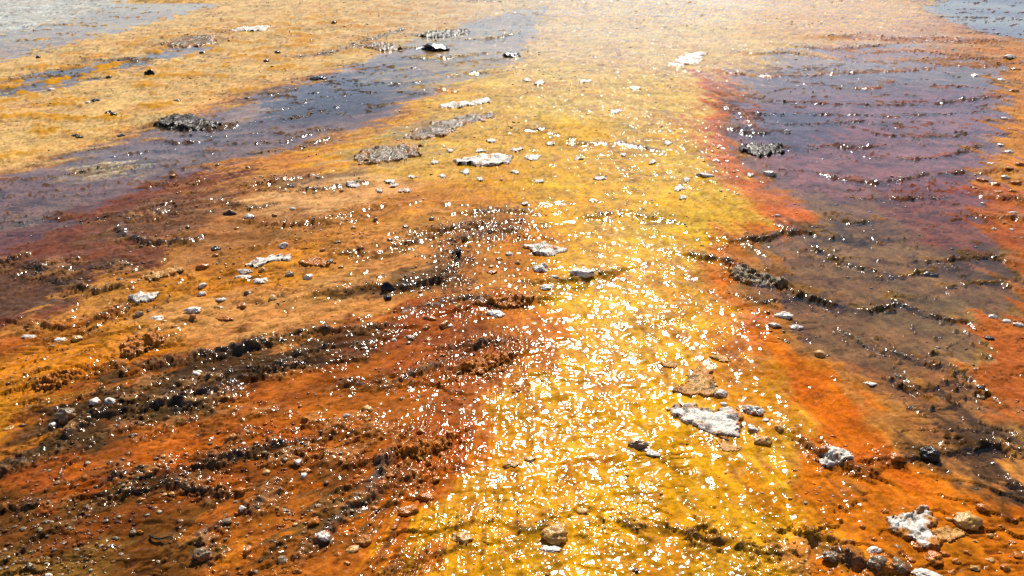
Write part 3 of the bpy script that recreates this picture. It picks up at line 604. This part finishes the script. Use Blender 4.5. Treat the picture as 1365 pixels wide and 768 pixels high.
one_stone(256,408,22,11,'w',"ring-shaped pale stone on the tan mat, left")
one_stone(293,394,14,7,'w',"small pale stone above two flat orange ones")
one_stone(293,403,21,7,'t',"flat tan stone, upper of two below a small pale stone")
one_stone(299,418,22,8,'o',"flat orange stone, lower of two below a small pale stone")
one_stone(269,386,11,7,'w',"white pebble, lower of two on the yellow band")
one_stone(269,375,12,8,'w',"white pebble, upper of two on the yellow band")
one_stone(183,412,14,10,'g',"grey brown pebble at the right end of the orange lumpy ridge")
one_stone(209,418,18,8,'w',"white chip right of the grey brown pebble, left")
one_stone(100,443,17,9,'t',"tan pebble, right of the chips under the orange ridge at left edge")
one_stone(77,443,18,7,'w',"slanting white chip under the orange ridge at left edge")
one_stone(38,440,20,6,'w',"long white chip, leftmost under the orange ridge at left edge")
one_stone(262,494,16,8,'w',"white pebble on the dark band, left")
one_stone(1027,228,15,9,'w',"white flake at the left bank of the right pool")
one_stone(940,231,20,8,'w',"white stone alone on the yellow mat, upper right of centre")
one_stone(1050,174,11,6,'w',"bright white stone in the bluish part of the right pool")
one_stone(1036,286,7,5,'w',"tiny white pebble on the orange bank of the right pool")
one_stone(1240,360,22,10,'d',"dark wet lump on the olive ridge of the right pool")
rs = np.random.RandomState(5)
many("small pale pebble, one of many scattered on the orange and brown mat at lower left","scattered pebbles, lower left",'x',
 [(27,560,8),(176,573,11),(145,612,9),(115,611,9),(247,602,8),(208,608,7),(218,608,7),(211,620,7),(280,587,7),(324,588,7),(341,588,7),(397,614,11),(354,625,11),(294,647,7),(274,647,9),(379,676,10),(424,673,10),(330,690,7),
  (370,676,6),(177,706,9),(153,713,10),(218,653,8),(228,653,9),(186,659,10),(340,758,9),(38,751,8),(50,747,6),(62,740,7),(83,720,9),(393,696,8),(396,758,10),(462,553,9),(456,612,11),(186,705,9,7,'o'),(120,745,8,6,'g'),(100,728,9,6,'g'),(140,690,9,6,'g'),(205,672,8,6,'g'),(240,690,8,6,'g'),(115,672,9,6,'g'),(60,690,10,7,'g'),(30,700,11,7,'g'),(90,700,10,6,'g'),(160,735,8,6,'g'),(210,745,8,6,'g'),(150,665,8,5,'g'),(300,715,7,5,'g'),(435,640,8,6,'g'),(352,600,8,6,'g'),(380,610,9,6,'g'),(240,628,9,6,'g'),(170,600,8,5,'g'),(75,640,9,6,'g')])
many("small pale chip, one of many on the tan and orange mat left of the stream","pale chips on the tan mat",'x',
 [(540,411,9),(546,444,13,9),(545,452,9),(525,447,8),(568,431,12),(600,430,8),(570,448,11),(610,405,9),(640,395,10),(625,382,9),(690,345,8),(665,340,9),(655,350,8),(632,340,8),(560,385,8),(500,290,8),(470,300,8),(450,320,9),(430,330,8),(405,345,9),(410,365,12),(385,362,12),(363,392,13),(329,385,11),(322,402,13),(231,429,8),(217,423,9),(256,417,10),(205,386,10),(350,355,10),(440,345,10),(455,352,9),(520,320,8),(480,330,9),(540,300,9),(575,290,9),(455,250,8),(330,222,7),(290,218,7),(230,232,8),(365,285,8),(390,275,8),(315,300,7),(250,300,7)])
many("pale flat flake of sinter, one of many lying on the yellow mat by the far stream","pale flakes, upper centre",'w',
 [(655,187,16,7),(690,198,14,7),(712,208,22,8),(640,200,14,6),(620,228,14,6),(520,240,16,6),(540,252,18,6),(525,245,14,6),(505,252,12,6),(550,235,14,5),(590,233,12,5),(600,200,12,5),(470,245,22,6),(685,228,14,5),(735,190,12,6),(770,210,14,5),(800,235,16,6),(720,240,12,5),(640,238,10,5),(580,215,12,5),(700,270,10,5),(905,250,14,10),(915,238,12,6),(870,215,12,6),(830,205,10,5),(890,190,12,6),(845,118,18,6),(820,150,18,6),(780,110,18,6),(720,112,16,6),(700,108,14,5),(910,262,10,6),(1000,232,10,6)], 'flake', 'flake')
many("small orange or pale stone, one of many along the right-hand bank of the right pool","bank stones, right edge",'o',
 [(1310,238,14,6),(1325,245,16,6),(1340,236,12,6,'w'),(1355,243,14,7),(1300,250,12,5),(1330,256,12,5),(1350,255,10,5),(1345,225,12,5),(1360,218,12,6),(1320,215,9,4,'w'),(1345,200,10,5,'w'),(1335,190,9,4,'w'),(1350,170,10,4),(1340,155,10,4,'w'),(1352,120,12,5),(1335,105,9,4,'w'),(1300,98,9,4,'w'),(1345,77,14,5,'w'),(1355,90,12,4),(1310,270,7,4,'w'),(1350,285,12,4,'w'),(1325,305,6,4,'w'),(1348,306,6,4,'w')])
many("dark wet lump, one of several on the bed of the right pool","dark lumps in the right pool",'d',
 [(a_, b_, c_ * .75, d_ * .6) for a_, b_, c_, d_ in [(1050,452,10,6),(1105,470,10,6),(1200,498,14,8),(1215,540,16,8),(1180,470,9,6),(1130,440,9,5),(1255,445,9,5),(1225,480,10,5),(1085,300,10,5),(1115,270,10,5),(1160,280,9,5),(1300,570,10,6),(1330,600,10,6),(1345,655,14,6),(1300,650,12,6),(1280,560,9,5),(1260,520,9,5),(1110,140,10,4),(1065,112,12,4)]], 'lump', 'stone')
many("small dark stone, one of several strewn over the far yellow field","dark stones in the yellow field",'d',
 [(145,150,10,6),(152,152,9,6),(128,132,12,5),(100,178,10,4),(160,178,12,4),(105,180,10,4),(52,77,6,4),(68,118,7,4,'w'),(117,135,7,4,'w'),(145,102,8,4),(370,70,8,4),(355,82,8,4),(270,70,7,4),(235,133,9,4),(330,130,9,4),(445,30,8,4)])
many("small orange pebble, one of many bedded along the left bank of the yellow stream","orange pebbles at the stream's left bank",'o',
 [(520,628,13,9),(510,640,11,8),(535,612,12,8),(500,670,11,8),(525,700,12,8),(495,690,10,8),(560,640,11,7),(570,612,11,8),(590,600,12,8),(585,585,11,7),(600,575,10,7),(555,585,10,7),(535,590,11,7),(475,630,9,6),(600,545,9,6),(640,490,12,7),(655,480,12,7),(670,487,10,7),(625,480,10,6),(610,500,9,6),(640,460,9,5),(590,470,9,5),(470,700,9,7),(450,735,10,7),(462,748,9,6)])
many("small tan or brown stone, one of several half sunk near the bottom right corner","stones in the bottom right corner",'t',
 [(1180,680,9,8,'o'),(1150,700,8,6,'o'),(1135,720,9,7,'o'),(1180,740,9,7,'o'),(1215,745,11,8,'o'),(1225,728,12,9,'o'),(1260,735,12,9,'o'),(1275,745,12,9,'o'),(1290,735,11,8,'o'),(1270,760,12,9,'o'),(1300,755,12,9,'t'),(1320,745,11,8,'t'),(1340,755,12,9,'o'),(1335,735,10,7,'o'),(1355,740,12,9,'o'),(1320,712,9,6,'t'),(1335,700,9,6,'o'),(1350,720,10,7,'o'),(1300,720,8,6,'t'),(1265,690,9,6,'t')])
LAND = [(88,548,'silvery boulder at lower left'),(215,718,'dark brown twig'),(272,738,'rough silver lump at the bottom'),(308,581,'stacked pale stones'),(406,625,'orange-topped pebble'),(565,598,'lumpy orange crust'),(545,672,'large orange rock by the stream'),
 (615,711,'rounded tan rock'),(1220,705,'big white and orange crust'),(1288,691,'tan and white angular rock'),(1166,749,'round grey stone'),(1239,603,'dark crusty rock by the brown pool'),(1193,609,'round orange stone'),(355,344,'pale arc-shaped crust'),
 (516,378,'black pointed stone'),(609,335,'black stone on the ridge'),(728,330,'white flaky crust'),(680,399,'orange crust ledge'),(190,455,'knobbly orange crust cake'),(645,213,'thick white crust sheet'),(515,205,'grey broken crust'),(1015,197,'dark greenish crust'),
 (1010,366,'silvery olive crust'),(425,104,'black flat rock in the channel'),(200,98,'black stone in the yellow field'),(1330,262,'long orange ridge, right edge'),(1345,291,'short orange ridge at the right edge'),(1307,525,'silvery pebble in the pool'),
 (655,482,'orange and grey bank crust'),(250,165,'dark brown crust in the channel'),(1290,53,'far orange ridge at top right'),(378,323,'lone white pebble'),(256,408,'ring-shaped pale stone'),(925,78,'white glittering far crust'),(1093,468,'tan and black pebble'),(573,420,'orange flat stone'),(417,692,'orange knobbly pebble')]
ORD = ['nearest','second nearest','third nearest','fourth nearest','fifth nearest','sixth nearest','seventh nearest','eighth nearest','ninth nearest','tenth nearest','eleventh nearest','twelfth nearest','thirteenth nearest','fourteenth nearest','fifteenth nearest','sixteenth nearest','seventeenth nearest','eighteenth nearest','nineteenth nearest','twentieth nearest']
CNAME = {'w':'pale','g':'grey brown','t':'tan','o':'orange','d':'dark','r':'rusty','b':'black'}
rk = random.Random(3); ST = [a if a[4] != 'x' else a[:4] + (rk.choice('wgrtgr'),) + a[5:] for a in ST]
P_ = np.array([(a[0], a[1]) for a in ST], float); sx, sy = W(P_[:, 0], P_[:, 1] + np.array([a[3] * .2 for a in ST]))
sz = ground_fields(sx, sy)[0]
RANK = {}
for i, a in enumerate(ST):
    if not a[8] or 'in a row' in a[6]: continue
    L_ = min(LAND, key=lambda q: math.hypot(q[0] - a[0], (q[1] - a[1]) * 1.5)); dx, dy = a[0] - L_[0], a[1] - L_[1]
    way = ('right of' if dx > 0 else 'left of') if abs(dx) > abs(dy) else ('in front of' if dy > 0 else 'behind')
    RANK.setdefault((CNAME[a[4]], a[5], way, L_[2]), []).append((math.hypot(dx, dy), i))
for (cn, nm, way, lm), q in RANK.items():
    for r_, (_, i) in enumerate(sorted(q)):
        nm2 = {'pebble': 'small pebble', 'flake': 'flat flake', 'lump': 'wet lump', 'stone': 'stone'}[nm]
        ST[i] = ST[i][:6] + (f"{cn} {nm2} {way} the {lm}" + (f", {ORD[r_]} such" if len(q) > 1 else ''),) + ST[i][7:]
FLAKES = []
for i, (px, py, w, h, k, name, label, cat, grp) in enumerate(ST):
    if name == 'flake': FLAKES.append(ST[i]); continue
    s_, dep = px_size(py); flat = .2 if name == 'flake' else .34 if h / w < .5 else .62
    D = h * s_ / (math.sin(dep) + .5 * flat * math.cos(dep)); D = min(D, w * s_ * 1.3)
    H = D * flat * (1.0 if k != 'b' or py < 150 else 1.4); wd = w * s_
    o = add(name, stone_mesh(wd, D, max(H, .25 * min(wd, D)), k, 100 + i, w), MAT_S, label=label, category=cat, group=grp)
    o.location = (sx[i], sy[i], sz[i] + H * (.02 if w < 12 else .1)); o.rotation_euler = (rs.uniform(-.12, .12), rs.uniform(-.12, .12), rs.uniform(-.35, .35) if h / w < .8 else rs.uniform(0, 6))

# ------------------------------------------------------------------ sinter crusts: lifted sheets and knobbly cakes lying on the mat
def crust(P, th, kind, label, lump=.6, freq=1.0, stain=0.0, name='sinter_crust', cat='crust', grp=None, seed=0):
    stain = max(stain, .06) if kind != 'd' else stain
    P = np.array(P, float); cx, cy = P.mean(0); s_, dep = px_size(cy)
    wx_, wy_ = W(P[:, 0], P[:, 1]); Q = np.stack([wx_, wy_], 1)
    st = s_ * 1.0; m = .02
    ax = np.arange(Q[:, 0].min() - m, Q[:, 0].max() + m, st); ay = np.arange(Q[:, 1].min() - m * 1.5, Q[:, 1].max() + m * 1.5, st * (1 / max(math.sin(dep), .25)) * .8)
    Y2, X2 = np.meshgrid(ay, ax, indexing='ij'); a, b = X2.ravel(), Y2.ravel()
    size = math.sqrt(np.ptp(Q[:, 0]) * np.ptp(Q[:, 1])); f = 1.0 / size
    sd = poly_sdf(Q, a, b) + size * (.13 * fbm(a * f * 5, b * f * 5, 5, 300 + seed, .68) - .10 * sstep(.25, .5, fbm(a * f * 7, b * f * 9, 3, 350 + seed)))
    ed = size * .05
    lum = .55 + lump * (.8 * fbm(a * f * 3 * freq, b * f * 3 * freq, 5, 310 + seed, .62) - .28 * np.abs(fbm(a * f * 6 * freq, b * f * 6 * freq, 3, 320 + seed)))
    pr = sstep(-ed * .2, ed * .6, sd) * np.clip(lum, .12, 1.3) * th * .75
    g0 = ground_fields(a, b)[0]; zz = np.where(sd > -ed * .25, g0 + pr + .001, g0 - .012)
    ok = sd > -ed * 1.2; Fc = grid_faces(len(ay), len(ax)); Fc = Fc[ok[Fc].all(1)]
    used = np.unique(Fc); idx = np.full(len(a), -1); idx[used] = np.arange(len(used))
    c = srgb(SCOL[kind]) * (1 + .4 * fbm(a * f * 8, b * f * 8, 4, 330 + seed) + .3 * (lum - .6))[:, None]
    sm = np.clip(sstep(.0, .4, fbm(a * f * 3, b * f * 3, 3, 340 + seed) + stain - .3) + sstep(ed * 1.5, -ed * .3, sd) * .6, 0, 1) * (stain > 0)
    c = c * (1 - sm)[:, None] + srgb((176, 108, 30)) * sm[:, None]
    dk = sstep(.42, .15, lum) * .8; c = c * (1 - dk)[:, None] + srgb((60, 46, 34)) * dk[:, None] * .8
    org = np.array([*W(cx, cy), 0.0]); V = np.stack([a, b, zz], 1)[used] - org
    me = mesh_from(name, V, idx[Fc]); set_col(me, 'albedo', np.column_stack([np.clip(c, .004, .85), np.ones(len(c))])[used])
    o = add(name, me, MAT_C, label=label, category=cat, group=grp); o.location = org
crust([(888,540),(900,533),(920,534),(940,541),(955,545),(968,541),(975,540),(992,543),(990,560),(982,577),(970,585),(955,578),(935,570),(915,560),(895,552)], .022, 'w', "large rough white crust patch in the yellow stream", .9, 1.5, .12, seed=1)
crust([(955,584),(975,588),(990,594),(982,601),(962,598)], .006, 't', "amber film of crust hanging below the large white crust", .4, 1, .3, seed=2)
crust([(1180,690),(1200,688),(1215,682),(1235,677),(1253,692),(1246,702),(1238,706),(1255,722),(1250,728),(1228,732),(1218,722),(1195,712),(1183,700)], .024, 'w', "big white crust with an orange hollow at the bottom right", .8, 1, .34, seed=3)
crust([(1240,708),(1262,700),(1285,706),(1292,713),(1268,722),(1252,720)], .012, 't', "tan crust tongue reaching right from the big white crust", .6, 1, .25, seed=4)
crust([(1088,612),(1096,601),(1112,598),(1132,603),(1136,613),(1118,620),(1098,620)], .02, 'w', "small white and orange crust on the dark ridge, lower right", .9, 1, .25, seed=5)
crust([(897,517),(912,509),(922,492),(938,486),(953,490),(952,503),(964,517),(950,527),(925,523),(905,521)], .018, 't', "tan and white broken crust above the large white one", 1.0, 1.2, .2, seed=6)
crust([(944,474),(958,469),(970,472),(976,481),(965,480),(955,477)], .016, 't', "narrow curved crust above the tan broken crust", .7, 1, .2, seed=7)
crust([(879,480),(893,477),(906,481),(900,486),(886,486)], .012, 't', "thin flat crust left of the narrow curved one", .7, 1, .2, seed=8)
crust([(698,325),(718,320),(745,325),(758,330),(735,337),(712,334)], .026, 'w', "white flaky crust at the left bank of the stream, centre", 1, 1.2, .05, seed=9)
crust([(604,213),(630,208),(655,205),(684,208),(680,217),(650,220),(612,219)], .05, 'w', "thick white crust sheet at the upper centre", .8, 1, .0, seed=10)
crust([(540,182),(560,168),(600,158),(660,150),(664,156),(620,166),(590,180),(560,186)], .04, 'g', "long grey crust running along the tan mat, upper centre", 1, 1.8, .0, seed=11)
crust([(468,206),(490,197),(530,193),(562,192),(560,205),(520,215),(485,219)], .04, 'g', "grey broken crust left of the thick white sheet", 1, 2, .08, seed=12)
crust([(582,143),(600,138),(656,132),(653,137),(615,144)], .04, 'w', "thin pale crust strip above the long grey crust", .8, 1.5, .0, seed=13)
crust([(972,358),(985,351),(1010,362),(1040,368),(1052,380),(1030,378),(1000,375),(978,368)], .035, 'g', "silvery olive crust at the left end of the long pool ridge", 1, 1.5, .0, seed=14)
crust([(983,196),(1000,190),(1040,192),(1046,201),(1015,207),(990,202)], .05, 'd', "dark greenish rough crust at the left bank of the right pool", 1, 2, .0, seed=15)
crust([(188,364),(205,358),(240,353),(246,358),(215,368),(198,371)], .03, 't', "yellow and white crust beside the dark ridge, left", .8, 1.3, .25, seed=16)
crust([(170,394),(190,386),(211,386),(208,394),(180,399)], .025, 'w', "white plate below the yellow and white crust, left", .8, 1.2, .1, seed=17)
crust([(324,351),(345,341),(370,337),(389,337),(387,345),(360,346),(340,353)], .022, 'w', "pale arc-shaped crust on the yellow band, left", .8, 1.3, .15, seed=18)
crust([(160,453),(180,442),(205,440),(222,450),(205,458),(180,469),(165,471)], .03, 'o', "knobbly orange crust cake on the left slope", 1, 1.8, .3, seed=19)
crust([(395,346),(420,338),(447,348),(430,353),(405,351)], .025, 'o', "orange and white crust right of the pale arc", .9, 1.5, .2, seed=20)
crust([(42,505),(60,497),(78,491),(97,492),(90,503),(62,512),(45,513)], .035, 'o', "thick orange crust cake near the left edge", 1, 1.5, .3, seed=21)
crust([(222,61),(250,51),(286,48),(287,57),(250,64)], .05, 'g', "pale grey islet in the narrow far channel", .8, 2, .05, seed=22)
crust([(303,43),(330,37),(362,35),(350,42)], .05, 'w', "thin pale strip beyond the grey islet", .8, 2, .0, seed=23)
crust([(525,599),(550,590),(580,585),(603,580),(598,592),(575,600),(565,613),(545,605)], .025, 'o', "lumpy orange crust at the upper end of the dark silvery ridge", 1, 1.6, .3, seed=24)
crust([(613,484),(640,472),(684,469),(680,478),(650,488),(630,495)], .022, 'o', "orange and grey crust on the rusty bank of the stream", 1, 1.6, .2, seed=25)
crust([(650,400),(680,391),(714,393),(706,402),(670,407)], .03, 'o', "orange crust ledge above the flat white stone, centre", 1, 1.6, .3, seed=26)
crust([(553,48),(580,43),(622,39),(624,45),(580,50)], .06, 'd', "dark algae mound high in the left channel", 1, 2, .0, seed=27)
crust([(890,86),(912,73),(940,69),(940,82),(905,89)], .03, 'w', "white sheet standing in for a sun glitter patch, far stream", 1, 2, .0, seed=28)  # patch of sun glitter modelled as white crust
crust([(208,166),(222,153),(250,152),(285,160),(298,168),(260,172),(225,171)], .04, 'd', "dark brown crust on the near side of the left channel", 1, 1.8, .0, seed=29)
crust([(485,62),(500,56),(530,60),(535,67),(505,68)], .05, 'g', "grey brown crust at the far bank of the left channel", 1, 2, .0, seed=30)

for i, (px, py, w, h, k, name, label, cat, grp) in enumerate(FLAKES):
    rr = np.random.RandomState(900 + i); an = np.linspace(0, 2 * math.pi, 11)[:-1]; ra = rr.uniform(.55, 1.15, 10)
    crust([(px + math.cos(a_) * w * .6 * r_, py + math.sin(a_) * h * .55 * r_) for a_, r_ in zip(an, ra)], .022, 'w', label, .9, .8, .12 if i % 3 == 0 else 0, 'flake', 'flake', grp, 400 + i)
# ------------------------------------------------------------------ twigs
def twig(pa, pb, rad, label):
    a = np.array([*W(*pa), 0]); b = np.array([*W(*pb), 0]); za, zb = ground_fields(np.array([a[0], b[0]]), np.array([a[1], b[1]]))[0]
    a[2] = za + rad * 1.2; b[2] = zb + rad * 2.2; n = 9; V = []; Fc = []
    ax = (b - a) / np.linalg.norm(b - a); u = np.cross(ax, [0, 0, 1]); u /= np.linalg.norm(u); v = np.cross(u, ax)
    for i in range(n):
        t = i / (n - 1); c = a + (b - a) * t + u * rad * 1.5 * math.sin(t * 5) + v * rad * .6 * math.sin(t * 9); r = rad * (1 - .5 * t)
        for k in range(8): V.append(c + (u * math.cos(k * math.pi / 4) + v * math.sin(k * math.pi / 4)) * r)
    for i in range(n - 1):
        for k in range(8): Fc.append((i * 8 + k, i * 8 + (k + 1) % 8, i * 8 + 8 + (k + 1) % 8, i * 8 + 8 + k))
    V = np.array(V); org = V.mean(0); org[2] = min(za, zb); me = mesh_from('twig', V - org, np.array(Fc))
    set_col(me, 'albedo', np.tile([.03, .02, .014, 1], (len(V), 1))); o = add('twig', me, MAT_S, label=label, category='twig'); o.location = org
twig((199,712), (229,722), .0045, "dark brown twig lying on the orange mat at lower left")
twig((826,286), (839,266), .004, "thin pale twig sticking over the olive ridge in the stream")

# ------------------------------------------------------------------ gravel: loose grains too small to pick out one by one
def gravel(name, pts, cols_, size, seed):
    rnd = np.random.RandomState(seed); V0, F0 = ICO[1] if len(ICO[1][0]) < 20 else ICO[1]; n = len(pts); x, y = pts[:, 0], pts[:, 1]
    g = ground_fields(x, y)[0]
    ang = rnd.uniform(0, 6.28, n); sc = size[:, None] * np.stack([rnd.uniform(.7, 1.5, n), rnd.uniform(.6, 1.1, n), rnd.uniform(.22, .5, n)], 1)
    V = V0[None] * (1 + rnd.uniform(-.22, .22, (n, len(V0), 1))); V = V * sc[:, None]
    c, s = np.cos(ang)[:, None], np.sin(ang)[:, None]
    V = np.stack([V[..., 0] * c - V[..., 1] * s, V[..., 0] * s + V[..., 1] * c, V[..., 2]], -1) + np.stack([x, y, g + sc[:, 2] * .2], 1)[:, None]
    Fc = (F0[None] + (np.arange(n) * len(V0))[:, None, None]).reshape(-1, 3)
    me = mesh_from(name, V.reshape(-1, 3), Fc); C = np.repeat(np.column_stack([cols_, np.ones(n)]), len(V0), 0); set_col(me, 'albedo', C)
    add(name, me, MAT_GR, kind='stuff')
rnd = np.random.RandomState(77); gp = []; gc = []; gs = []
for k, w, hf, P in RW:
    seg = np.hypot(*np.diff(P, axis=0).T); L = seg.sum(); ym = P[:, 1].mean()
    n = int(np.clip(L / (.006 + .0016 * ym), 12, 320) * {'s': 1.8, 'd': 1.2, 'o': 1.2, 'y': .5}[k])
    t = rnd.uniform(0, L, n); cs = np.concatenate([[0], np.cumsum(seg)])
    bx = np.interp(t, cs, P[:, 0]); by = np.interp(t, cs, P[:, 1])
    cl = rnd.normal(0, 1, (n, 2)) * (w * 1.1 + .008) * rnd.choice([.6, 1, 2.2], (n, 1))
    gp.append(np.stack([bx + cl[:, 0], by + cl[:, 1] - w * .3], 1))
    base = np.where(rnd.rand(n, 1) < {'s': .5, 'd': .35, 'o': .2, 'y': .3}[k], srgb((150, 134, 108)), srgb(KCOL[k]) * 1.6)
    gc.append(np.clip(base * rnd.uniform(.5, 1.4, (n, 1)), .01, .8)); gs.append(rnd.uniform(.3, 1, n) ** 2 * (.0035 + .0016 * ym))
gravel('ridge_gravel', np.concatenate(gp), np.concatenate(gc), np.concatenate(gs), 3)
n = 42000; px = rnd.uniform(-120, 1480, n); py = 770 - 790 * rnd.rand(n) ** 1.1
dens = sample(GRAIN, px, py) * np.clip(1 - 1.3 * sample(RIPPLE, px, py), 0, 1) * (1 - .7 * sample(POOL, px, py)); x_, y_ = W(px, py)
dens = dens * sstep(-.1, .45, fbm(x_ * 1.7, y_ * 1.7, 3, 401)); kp = rnd.rand(n) < dens * .9
x_, y_ = x_[kp], y_[kp]; Ag = ground_fields(x_, y_)[1]; n = len(x_)
cc = np.where(rnd.rand(n, 1) < .25, srgb((165, 146, 116)) * rnd.uniform(.4, 1.2, (n, 1)), Ag * rnd.uniform(.7, 1.5, (n, 1)))
gravel('loose_gravel', np.stack([x_, y_], 1), np.clip(cc, .01, .8), rnd.uniform(.25, 1, n) ** 2.5 * (.006 + .0016 * y_), 4)
n = 30000; px = rnd.uniform(250, 1420, n); py = 340 * rnd.rand(n) ** .9 - 15; x_, y_ = W(px, py)
dens = sstep(.02, .38, fbm(x_ * .9, y_ * 1.1, 4, 411)) * (.25 + .75 * sstep(240, 40, py)) * (1 - .75 * sample(POOL, px, py)) * (1 - .6 * sstep(560, 300, px))
kp = rnd.rand(n) < dens * .5; x_, y_ = x_[kp], y_[kp]; n = len(x_)
cc = np.where(rnd.rand(n, 1) < .6, srgb((214, 200, 172)), srgb((176, 132, 64))) * rnd.uniform(.5, 1.05, (n, 1))
gravel('glitter_grit', np.stack([x_, y_], 1), np.clip(cc, .01, .8), rnd.uniform(.3, 1, n) ** 2 * (.005 + .0017 * y_), 6)  # pale grains added in place of fine sun glitter on the far ground
